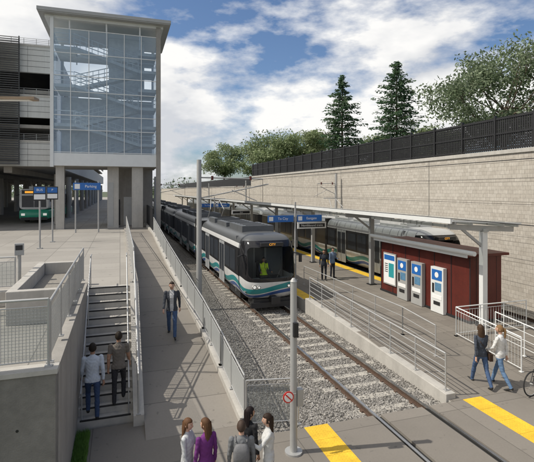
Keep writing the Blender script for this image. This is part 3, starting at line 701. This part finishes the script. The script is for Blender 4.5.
for i in range(150):
    x=rs.uniform(-120,260); y=rs.uniform(230,300)+max(0,x)*.3; h_=rs.uniform(7,13); n=110
    mb.tube((x,y,-.3),(x,y,h_*.6),.3,BARK,5)
    C.append(np.array([x,y,h_*.6])+np.clip(rs.normal(size=(n,3)),-1.8,1.8)*np.array([2.6,2.6,h_*.2])); MI+=[rs.choice(3)]*n
C=np.concatenate(C); leaves(mb,C,rs.uniform(.5,1.,len(C)),LFR,MI); mb.build()
# ---------------------------------------------------------------- people
_mc={}
def cm(col,rough=.85,nm='fabric'):
    k=(tuple(col),rough,nm)
    if k not in _mc: _mc[k]=M(nm,col,rough,0,.18,14,.25,90,spec=.2)
    return _mc[k]
SKIN=[M('skin_light',(.50,.30,.215),.55,0,.05,10),M('skin_tan',(.36,.20,.13),.55,0,.05,10),M('skin_dark',(.14,.075,.05),.55,0,.05,10)]
EYEW=M('eye_white',(.75,.73,.7),.3,0,.02,3); EYED=M('iris_dark',(.03,.02,.015),.2,0,.02,3); LIP=M('lips',(.38,.13,.11),.5,0,.05,10)
def capsule(V,F,p,q,r1,r2,n=12,sy=1.):
    p=np.array(p,float);q=np.array(q,float);d=q-p;L=np.linalg.norm(d);d/=L
    up=np.array([0,1,0]) if abs(d[1])<.9 else np.array([1,0,0])
    a=np.cross(d,up);a/=np.linalg.norm(a);b=np.cross(d,a); o=len(V); rings=[]
    for ph in (-75,-45,-15): rings.append((p+d*r1*math.sin(math.radians(ph)),r1*math.cos(math.radians(ph))))
    for ph in (15,45,75): rings.append((q+d*r2*math.sin(math.radians(ph)),r2*math.cos(math.radians(ph))))
    for c,r in rings:
        for i in range(n):
            t=2*math.pi*i/n; V.append(c+a*math.cos(t)*r+b*math.sin(t)*r*sy)
    for k in range(len(rings)-1):
        for i in range(n): F.append((o+k*n+i,o+k*n+(i+1)%n,o+(k+1)*n+(i+1)%n,o+(k+1)*n+i))
    F.append(tuple(o+i for i in range(n))[::-1]); F.append(tuple(o+(len(rings)-1)*n+i for i in range(n)))
def rotx(v,a):
    x,y,z=v; c,s=math.cos(a),math.sin(a); return np.array([x,y*c-z*s,y*s+z*c])
def person(name,loc,face,H=1.72,top=(.1,.1,.1),pants=(.05,.07,.12),shoe=(.03,.03,.03),skin=0,hair=(.03,.02,.015),hs='short',sex='m',
           legs=((.0,.0),(.0,.0)),arms=((.1,.15,.12),(.1,.15,.12)),sleeve='long',hem=.50,inner=None,pack=None,lean=.0,bag=None,headturn=0.,look=0.,vest=None):
    fem=sex=='f'; Vb=[];Fb=[];segs=[]
    def seg(p,q,r1,r2,lab,sy=1.): capsule(Vb,Fb,p,q,r1*H,r2*H,12,sy); segs.append((np.array(p),np.array(q),(r1+r2)/2*H,lab))
    hipz=.52*H; ank=[];J={}
    for i,sd in enumerate((-1,1)):
        hp=np.array([sd*.052*H,0,hipz]); hs_,kb_=legs[i]
        kn=hp+rotx((sd*.004*H,0,-.245*H),hs_); an=kn+rotx((0,0,-.235*H),hs_-kb_); J[sd]=(hp,kn,an,hs_-kb_); ank.append(an[2])
    dz=.042*H-min(ank)
    for sd in (-1,1):
        hp,kn,an,fa=J[sd]; hp=hp+[0,0,dz];kn=kn+[0,0,dz];an=an+[0,0,dz]
        seg(hp,kn,.056 if not fem else .054,.034,'pants'); kk=kn*.72+an*.28
        seg(kn,kk,.034,.036,'pants'); seg(kk,an,.036,.027 if fem else .030,'pants')
        pit=min(0,fa)*.8; fd=rotx((sd*.012*H,.105*H,0),pit)
        heel=an+np.array([0,-.018*H,-.018*H]); toe=an+fd+np.array([0,0,-.024*H]); 
        seg(an+[0,0,-.005],heel,.024,.024,'shoe'); seg(heel,toe,.025,.019,'shoe',.8)
    def L(x,y,z):
        v=np.array([x*H,y*H,(z-.52)*H]); v=rotx(v,-lean); return v+[0,0,hipz+dz]
    W=.86 if fem else 1.
    rings=[(.475,.080,.058,0),(.51,.098 if fem else .092,.066,0),(.56,.094 if fem else .088,.064,0),(.62,(.074 if fem else .083),.057,.004),(.68,(.083*W+.006),.066,.006),(.735,.098*W,.072 if not fem else .076,.008),(.78,.104*W,.064,.002),(.815,.092*W,.048,-.004),(.838,.055,.038,-.006),(.85,.034,.032,-.004)]
    n=20;o=len(Vb)
    for z,a,b,yo in rings:
        if z<.6 and hem<.5: a*=1.05;b*=1.08
        for i in range(n):
            t=2*math.pi*i/n; Vb.append(L(a*math.cos(t),b*math.sin(t)+yo,z))
    for k in range(len(rings)-1):
        for i in range(n): Fb.append((o+k*n+i,o+k*n+(i+1)%n,o+(k+1)*n+(i+1)%n,o+(k+1)*n+i))
    Fb.append(tuple(o+i for i in range(n))[::-1]); Fb.append(tuple(o+(len(rings)-1)*n+i for i in range(n)))
    segs.append((L(0,0,.56),L(0,0,.80),.075*H,'top')); segs.append((L(0,0,.49),L(0,0,.5),.07*H,'pants'))
    seg(L(0,-.004,.835),L(0,.008,.895),.033 if not fem else .028,.031 if not fem else .027,'skin')
    hands=[]
    for i,sd in enumerate((-1,1)):
        sw,sp,eb=arms[i]; sh=L(sd*.108*W,-.002,.812)
        ua=rotx((sd*math.sin(sp),0,-math.cos(sp)),sw); el=sh+ua*.168*H
        fa=rotx((sd*math.sin(sp)*.3 if eb<1. else -sd*.25,0,-1),sw+eb); fa/=np.linalg.norm(fa); wr=el+fa*.145*H
        seg(sh,el,.034*(.9 if fem else 1.05),.027*(.88 if fem else 1),'top' if sleeve!='short' else 'half')
        lab='top' if sleeve=='long' else 'skin'
        seg(el,el*.15+wr*.85,.027*(.88 if fem else 1),.020,lab); seg(el*.1+wr*.9,wr,.0155,.015,'skin')
        side=np.cross(fa,np.array([sd,0,0.])); side/=np.linalg.norm(side)
        pe=wr+fa*.05*H; seg(wr+fa*.01*H,pe,.016,.019,'skin',1.)
        hands.append((sd,wr,fa,side,pe))
    me=bpy.data.meshes.new('t'); me.from_pydata([tuple(v) for v in Vb],[],Fb); ob=bpy.data.objects.new('t',me); S.collection.objects.link(ob)
    r=ob.modifiers.new('r','REMESH'); r.mode='VOXEL'; r.voxel_size=.011
    s_=ob.modifiers.new('s','SMOOTH'); s_.factor=.5; s_.iterations=4
    dg=bpy.context.evaluated_depsgraph_get(); ev=ob.evaluated_get(dg); m2=ev.to_mesh()
    nv=len(m2.vertices); co=np.empty(nv*3); m2.vertices.foreach_get('co',co); co=co.reshape(-1,3)
    no=np.empty(nv*3); m2.vertices.foreach_get('normal',no); no=no.reshape(-1,3)
    fs=[tuple(p_.vertices) for p_ in m2.polygons]; ev.to_mesh_clear(); bpy.data.objects.remove(ob); bpy.data.meshes.remove(me)
    fc=np.array([co[list(f)].mean(0) for f in fs]); fn=np.array([no[list(f)].mean(0) for f in fs])
    best=np.full(len(fc),1e9); lab=np.zeros(len(fc),int); labs=['top','pants','shoe','skin','inner','vest','half']
    for p_,q_,rad,l in segs:
        d=q_-p_; tt_=((fc-p_)@d)/(d@d); t_=np.clip(tt_,0,1); dist=np.linalg.norm(fc-p_-t_[:,None]*d,axis=1)-rad
        mk=dist<best; best[mk]=dist[mk]
        if l=='half': lab[mk]=np.where(tt_[mk]>.62,3,0)
        else: lab[mk]=labs.index(l)
    hz=hem*H+dz
    mk=(lab==1)&(fc[:,2]>hz)&(abs(fc[:,1])<.14*H); lab[mk]=0
    mk=(lab==0)&(fc[:,2]<hz)&(abs(fc[:,0])<.13*H*.8); lab[mk]=1
    if inner: mk=(lab==0)&(fn[:,1]>.3)&(abs(fc[:,0])<.028*H*(1+ (fc[:,2]-hz)/H)); lab[mk]=4
    if vest: mk=(lab==0)&(abs(fc[:,0])<.115*H); lab[mk]=5
    f_=np.sin(co[:,2]*55+np.sin(co[:,0]*31+3)*2+co[:,1]*20)*np.sin(co[:,2]*23+co[:,0]*40); amp=.004
    co=co+no*(f_*amp)[:,None]*(co[:,2]>.1*H)[:,None]*(co[:,2]<.83*H+dz)[:,None]
    mb=MB(name); mats=[cm(top),cm(pants),cm(shoe,.6,'shoe_leather'),SKIN[skin],cm(inner or (.7,.7,.7)),cm(vest or (.6,.7,.05))]
    o=len(mb.v); mb.v.extend(map(tuple,co.tolist())); ids=[mb.mi(m) for m in mats]
    for f,l in zip(fs,lab): mb.f.append(tuple(o+k for k in f)); mb.fm.append(ids[l]); mb.sm.append(True)
    for sd,wr,fa,side,pe in hands:
        inward=np.array([-sd,0,0.]); inward=inward-(inward@fa)*fa; inward/=np.linalg.norm(inward)
        for k,(off,ln) in enumerate(((.013,.040),(.0045,.044),(-.0045,.041),(-.013,.033))):
            b0=pe+side*off*H-fa*.006*H; c=.18+.05*k; p0=b0
            for j,fr in enumerate((.42,.33,.25)):
                ang=c*(j+.6)*1.3; d=fa*math.cos(ang)+inward*math.sin(ang); p1=p0+d*ln*fr*H
                r0=.0052*H*(1-.12*j); mb.tube(Vector(p0),Vector(p1),r0,SKIN[skin],7,r0*.88); p0=p1
        p0=wr+fa*.016*H+side*.012*H
        for fr,an_ in ((.5,.7),(.3,.45),(.25,.3)):
            d=fa*math.cos(an_)+side*math.sin(an_)+inward*.2; p1=p0+d*.042*fr*H; mb.tube(Vector(p0),Vector(p1),.006*H,SKIN[skin],7,.0052*H); p0=p1
    hc=L(0,.012,.938); Rh=Matrix.Rotation(headturn,3,'Z')@Matrix.Rotation(look,3,'X'); a,b_,c_=.046*H,.057*H,.066*H
    if fem: a*=.95
    def hp_(u):
        x,y,z=u; g=lambda cx,cz,s: math.exp(-(((x-cx)/s)**2+((z-cz)/s)**2))
        X,Y,Z=x,y,z
        if z<0: X*=1-.30*(-z)**1.4; Y*=1-.22*(-z)**2 if y<0 else 1-.05*(-z)
        if y>0:
            Y+= .20*math.exp(-((x/.13)**2+((z+.13)/.18)**2))+.07*math.exp(-((x/.10)**2+((z-.08)/.2)**2))
            Y-= .09*(g(.36,.04,.17)+g(-.36,.04,.17)); Y+=.04*math.exp(-((x/.5)**2+((z-.2)/.09)**2))
            Y+=.06*math.exp(-((x/.22)**2+((z+.45)/.07)**2))+.05*math.exp(-((x/.25)**2+((z+.8)/.15)**2)); Y-=.03*math.exp(-((x/.3)**2+((z+.6)/.06)**2))
        return Vector((X*a,Y*b_,Z*c_))
    def place(v): return Vector(hc)+Rh@v
    nu,nvv=40,30; vs=[];ff=[];lipf=[]
    for j in range(nvv+1):
        ph=-math.pi/2+math.pi*j/nvv
        for i in range(nu):
            th=2*math.pi*i/nu; vs.append(place(hp_((math.cos(ph)*math.cos(th),math.cos(ph)*math.sin(th),math.sin(ph)))))
    for j in range(nvv):
        for i in range(nu):
            f=(j*nu+i,j*nu+(i+1)%nu,(j+1)*nu+(i+1)%nu,(j+1)*nu+i); ph=-math.pi/2+math.pi*(j+.5)/nvv; th=2*math.pi*(i+.5)/nu
            x=math.cos(ph)*math.cos(th); z=math.sin(ph); y=math.cos(ph)*math.sin(th)
            (lipf if (y>0 and abs(x)<.26 and abs(z+.46)<.07) else ff).append(f)
    o=len(mb.v); mb.add(vs,ff,SKIN[skin],True); 
    i_=mb.mi(LIP)
    for f in lipf: mb.f.append(tuple(o+k for k in f)); mb.fm.append(i_); mb.sm.append(True)
    def ball(c,r,mat,sx=1,sy=1,sz=1,n=10,m=8):
        vs=[place(Vector((c[0]+r*sx*math.cos(p)*math.cos(t),c[1]+r*sy*math.cos(p)*math.sin(t),c[2]+r*sz*math.sin(p)))) for p in [(-.5+j/m)*math.pi for j in range(m+1)] for t in [2*math.pi*i/n for i in range(n)]]
        mb.add(vs,[(j*n+i,j*n+(i+1)%n,(j+1)*n+(i+1)%n,(j+1)*n+i) for j in range(m) for i in range(n)],mat,True)
    HM=cm(hair,.6,'hair')
    for sd in (-1,1):
        ball((sd*.36*a,.80*b_,.04*c_),.0085*H/1.0*.9,EYEW,1.1,.8,.65); ball((sd*.36*a,.80*b_+.0052*H,.04*c_),.0036*H,EYED); ball((sd*.37*a,.90*b_,.22*c_),.008*H,HM,1.2,.35,.22)
        ball((sd*a*1.0,-.05*b_,-.03*c_),.016*H,SKIN[skin],.35,.65,1.)
    rsn=np.random.RandomState(int(abs(loc[0]*97+loc[1]*31)*10)%9999)
    vs=[];ff=[];nu,nvv=36,24
    def hline(y):
        hl=.42 if y>.35 else (.42-(.35-y)*1.3 if y>-.2 else -.30-(-.2-y)*.45)
        if hs!='short': hl=min(hl,.40 if y>.45 else (-.45))
        return hl
    for j in range(nvv+1):
        ph=-math.pi/2+math.pi*j/nvv
        for i in range(nu):
            th=2*math.pi*i/nu; x,y,z=math.cos(ph)*math.cos(th),math.cos(ph)*math.sin(th),math.sin(ph)
            k=1.10+.02*math.sin(th*13+z*9)+.012*rsn.rand(); hl=hline(y)
            e=(z-hl)/.14; k=k if e>1 else (.93+(k-.93)*max(0,e)); vs.append(place(Vector((x*a*k,y*b_*k,z*c_*(k if z>0 else min(k,1.06))+.002))))
    for j in range(nvv):
        ph=-math.pi/2+math.pi*(j+.5)/nvv
        for i in range(nu):
            th=2*math.pi*(i+.5)/nu; y=math.cos(ph)*math.sin(th); z=math.sin(ph)
            if z>hline(y)-.08: ff.append((j*nu+i,j*nu+(i+1)%nu,(j+1)*nu+(i+1)%nu,(j+1)*nu+i))
    mb.add(vs,ff,HM,True)
    if hs in('long','pony'):
        if hs=='long': R=[(.5,-.1,1.02,.98),(0,-.22,1.12,.95),(-.6,-.38,1.18,.78),(-1.2,-.50,1.22,.62),(-1.9,-.62,1.25,.5),(-2.6,-.72,1.15,.42),(-3.2,-.78,.85,.3),(-3.5,-.8,.3,.15)]
        else: R=[(.45,-.95,.2,.2),(.3,-1.25,.3,.3),(-.3,-1.4,.34,.3),(-1.2,-1.35,.33,.27),(-2.,-1.25,.22,.2),(-2.4,-1.2,.06,.06)]
        n=40; vs=[]
        for (z,yc,wx,wy) in R:
            for i in range(n):
                t=2*math.pi*i/n; k=1+.07*math.sin(13*t+z*1.5)+.05*rsn.rand()
                yy=wy*math.sin(t)*k
                if hs=='long' and yy>0: yy*= .35
                vs.append(place(Vector((wx*a*math.cos(t)*k,(yc+yy)*b_,z*c_))))
        ff=[(k*n+i,k*n+(i+1)%n,(k+1)*n+(i+1)%n,(k+1)*n+i) for k in range(len(R)-1) for i in range(n)]; ff.append(tuple((len(R)-1)*n+i for i in range(n))); mb.add(vs,ff,HM,True)
    if pack:
        PM=cm(pack,.8,'backpack_cloth'); n=16; R=[(.60,.045,.02),(.615,.085,.045),(.68,.09,.055),(.75,.085,.05),(.80,.065,.035),(.812,.03,.012)]; vs=[]
        for z,wx,wy in R:
            for i in range(n):
                t=2*math.pi*i/n; e=.6; vs.append(Vector(L(wx*sgn(math.cos(t))*abs(math.cos(t))**e,-.105+wy*sgn(math.sin(t))*abs(math.sin(t))**e,z)))
        mb.add(vs,[(k*n+i,k*n+(i+1)%n,(k+1)*n+(i+1)%n,(k+1)*n+i) for k in range(len(R)-1) for i in range(n)]+[tuple(range(n))[::-1],tuple((len(R)-1)*n+i for i in range(n))],PM,True)
        for sd in (-1,1): mb.path([Vector(L(sd*.06,-.06,.81)),Vector(L(sd*.065,.0,.85)),Vector(L(sd*.068,.062,.80)),Vector(L(sd*.075,.076,.72)),Vector(L(sd*.085,.0,.64))],.012,PM,6)
    if bag:
        BM=cm(bag,.6,'bag_leather'); c=L(.12,-.03,.5); mb.obox(Vector(c),(.09,.26,.2),0,BM); mb.path([Vector(c)+Vector((0,.1,.1)),Vector(L(.03,.085,.72)),Vector(L(-.05,.04,.84)),Vector(L(-.04,-.075,.74)),Vector(c)+Vector((0,-.1,.1))],.008,BM,6)
    return mb.build(loc=loc,rz=face)
rad=math.radians
WALK1=((.42,.12),(-.30,.28)); WALK2=((-.28,.30),(.40,.10)); ST=((.03,.02),(-.04,.03))
AW1=((-.35,.14,.25),(.38,.14,.35)); AW2=((.38,.14,.35),(-.35,.14,.25)); AS=((.04,.14,.2),(.0,.14,.18))
JEAN=(.06,.10,.19); DK=(.025,.028,.035)
person('walking_man',(1.65,15.3,rz(15.3)),rad(172),1.86,(.055,.06,.07),JEAN,skin=0,hair=(.035,.022,.015),legs=WALK1,arms=AW1,inner=(.45,.45,.45),hem=.49)
person('walking_man',(-.62,11.48,rise*1),rad(4),1.76,(.56,.61,.68),(.05,.08,.16),skin=1,hair=(.02,.015,.012),legs=((.55,.65),(-.08,.05)),arms=((.25,.14,.3),(-.2,.14,.25)),hem=.5)
person('walking_man',(-.03,11.7,rise*2),rad(-5),1.74,(.17,.15,.13),(.035,.035,.04),skin=1,hair=(.025,.018,.012),legs=((-.08,.05),(.55,.65)),arms=((-.2,.14,.25),(.25,.14,.3)),sleeve='short',hem=.5)
person('walking_woman',(9.78,10.3,.04),rad(-14),1.76,(.055,.065,.085),JEAN,skin=0,hair=(.06,.035,.02),hs='long',sex='f',legs=WALK1,arms=AW1,bag=(.05,.03,.02))
person('walking_woman',(10.28,10.1,.03),rad(16),1.76,(.62,.62,.61),(.12,.20,.33),skin=0,hair=(.22,.13,.06),hs='pony',sex='f',legs=WALK2,arms=((.3,.25,.7),(-.2,.12,.2)),headturn=.5)
person('waiting_passenger',(11.3,23.9,.358),rad(160),1.76,(.03,.035,.045),DK,skin=1,legs=ST,arms=AS,hem=.48)
person('waiting_passenger',(12.05,24.3,.358),rad(200),1.80,(.16,.22,.32),(.04,.04,.05),skin=0,legs=ST,arms=((.2,.15,1.3),(.02,.14,.2)),hem=.49)
person('standing_woman',(1.12,7.95,0),rad(-120),1.58,(.50,.51,.52),JEAN,skin=0,hair=(.12,.06,.03),hs='long',sex='f',legs=ST,arms=((.5,.1,1.2),(.1,.1,.2)),headturn=-.2)
person('standing_woman',(1.42,7.75,0),rad(20),1.62,(.15,.035,.17),DK,skin=0,hair=(.10,.05,.025),hs='long',sex='f',legs=ST,arms=AS,headturn=.5)
person('standing_man',(2.0,7.55,0),rad(-15),1.58,(.17,.175,.18),DK,skin=0,hair=(.06,.04,.03),legs=ST,arms=AS,pack=(.16,.16,.165))
person('standing_woman',(2.25,7.95,0),rad(-60),1.60,(.02,.02,.022),DK,skin=1,hair=(.015,.01,.01),hs='long',sex='f',legs=ST,arms=AS,headturn=-.4)
person('standing_woman',(2.52,7.62,0),rad(75),1.60,(.54,.54,.53),JEAN,skin=0,hair=(.03,.018,.012),hs='long',sex='f',legs=ST,arms=((.7,.2,1.4),(.2,.2,.9)),headturn=.2)
person('train_driver',(TC-.14,19.7+1.22,.90),rad(180),1.80,(.05,.06,.10),DK,skin=1,hair=(.02,.015,.01),legs=((1.45,1.45),(1.45,1.45)),arms=((.5,.2,.9),(.5,.2,.9)),hem=.4,vest=(.60,.80,.05))
# bicycle
B=MB('bicycle')
for x in (-.52,.52):
    B.ring((x,0,.34),.325,.018,(0,1,0),RUBBER,36); B.ring((x,0,.34),.305,.009,(0,1,0),STEEL,36); B.tube((x,-.04,.34),(x,.04,.34),.02,STEEL)
    for k in range(18): a=k*math.pi/9; B.tube((x,(-1)**k*.02,.34),(x+.3*math.cos(a),0,.34+.3*math.sin(a)),.0015,STEEL,3)
fr=BLACK; bb_=(0-.05,0,.30); hd=(-.36,0,.82); hd2=(-.385,0,.70); sc=(.15,0,.80)
B.tube(bb_,hd2,.018,fr); B.tube(bb_,sc,.016,fr); B.tube(sc,hd,.016,fr); B.tube(hd,hd2,.02,fr)
for s_ in (-.03,.03): B.tube((bb_[0],s_,bb_[2]),(.52,s_,.34),.009,fr); B.tube((.14,s_,.76),(.52,s_,.34),.008,fr); B.tube((-.385,s_,.70),(-.52,s_,.34),.011,fr)
B.tube(sc,(.18,0,.93),.012,STEEL); B.obox((.2,0,.95),(.27,.13,.05),0,RUBBER); B.tube(hd,(-.345,0,.95),.013,STEEL); B.path([(-.30,-.3,.98),(-.36,-.15,.97),(-.36,.15,.97),(-.30,.3,.98)],.012,fr)
B.ring((bb_[0],-.05,.30),.09,.006,(0,1,0),DARKST,24); B.tube((bb_[0],-.06,.30),(bb_[0]+.12,-.08,.18),.01,STEEL); B.tube((bb_[0],.06,.30),(bb_[0]-.12,.08,.42),.01,STEEL); B.obox((bb_[0]+.12,-.13,.18),(.09,.08,.02),0,RUBBER); B.obox((bb_[0]-.12,.13,.42),(.09,.08,.02),0,RUBBER)
B.build(loc=(11.13,9.45,0.0),rz=rad(8))
# ---------------------------------------------------------------- sun, sky, camera
sd=Vector((-.90,.16,0)).normalized(); el=rad(50); sv=Vector((sd.x*math.cos(el),sd.y*math.cos(el),math.sin(el)))
li=bpy.data.lights.new('sun','SUN'); li.energy=4.1; li.angle=rad(.5); li.color=(1,.94,.84); so=bpy.data.objects.new('sun',li); S.collection.objects.link(so); so.rotation_euler=(-sv).to_track_quat('-Z','Y').to_euler()
wd=bpy.data.worlds.new('World'); S.world=wd; wd.use_nodes=True; t=NT(wd.node_tree); bg=t.n['Background']
sky=t.n.new('ShaderNodeTexSky'); sky.sky_type='NISHITA'; sky.sun_disc=False; sky.sun_elevation=el; sky.sun_rotation=math.atan2(sd.x,sd.y)%(2*math.pi)
tc=t.n.new('ShaderNodeTexCoord'); x,y,z=t.sep(tc.outputs['Generated'])
zz=t.m('ADD',t.m('MAXIMUM',z,0.),.75)
def cvec(dx,dz): return t.comb(t.m('ADD',t.m('DIVIDE',x,zz),dx),t.m('DIVIDE',y,zz),t.m('MULTIPLY',t.m('ADD',z,dz),1.9))
n1=t.noise(cvec(3.1,0.),2.3,8,.56); n2=t.noise(cvec(3.1-.05,.07),2.3,5,.56)
bias=t.m('MULTIPLY',t.m('SUBTRACT',t.m('DIVIDE',x,t.m('MAXIMUM',y,.2)),.55),-.09)
mask=t.ramp(t.m('ADD',n1,bias),.42,.51); mask=t.m('MULTIPLY',mask,t.m('GREATER_THAN',z,-.02))
shade=t.ramp(t.m('SUBTRACT',n1,n2),-.09,.07,0.,1.)
thick=t.ramp(n1,.52,.74); shade=t.m('SUBTRACT',shade,t.m('MULTIPLY',thick,.2),clamp=True)
ccol=t.mix(shade,(6.3,6.5,6.9),(9.6,9.5,9.3))
skc=t.mix(1.,sky.outputs[0],(.80,.92,1.08),'MULTIPLY')
t.l.new(t.mix(mask,skc,ccol),bg.inputs[0]); bg.inputs[1].default_value=.105
cam=bpy.data.cameras.new('camera'); co=bpy.data.objects.new('camera',cam); S.collection.objects.link(co); S.camera=co
co.location=(0,0,5.6); co.rotation_euler=(rad(90),0,-math.atan(147/450)); cam.sensor_width=36; cam.sensor_fit='HORIZONTAL'; cam.lens=36*450/534; cam.shift_y=-41/534; cam.clip_end=3000; cam.clip_start=.1
S.view_settings.view_transform='Standard'; S.view_settings.look='None'; S.view_settings.exposure=0
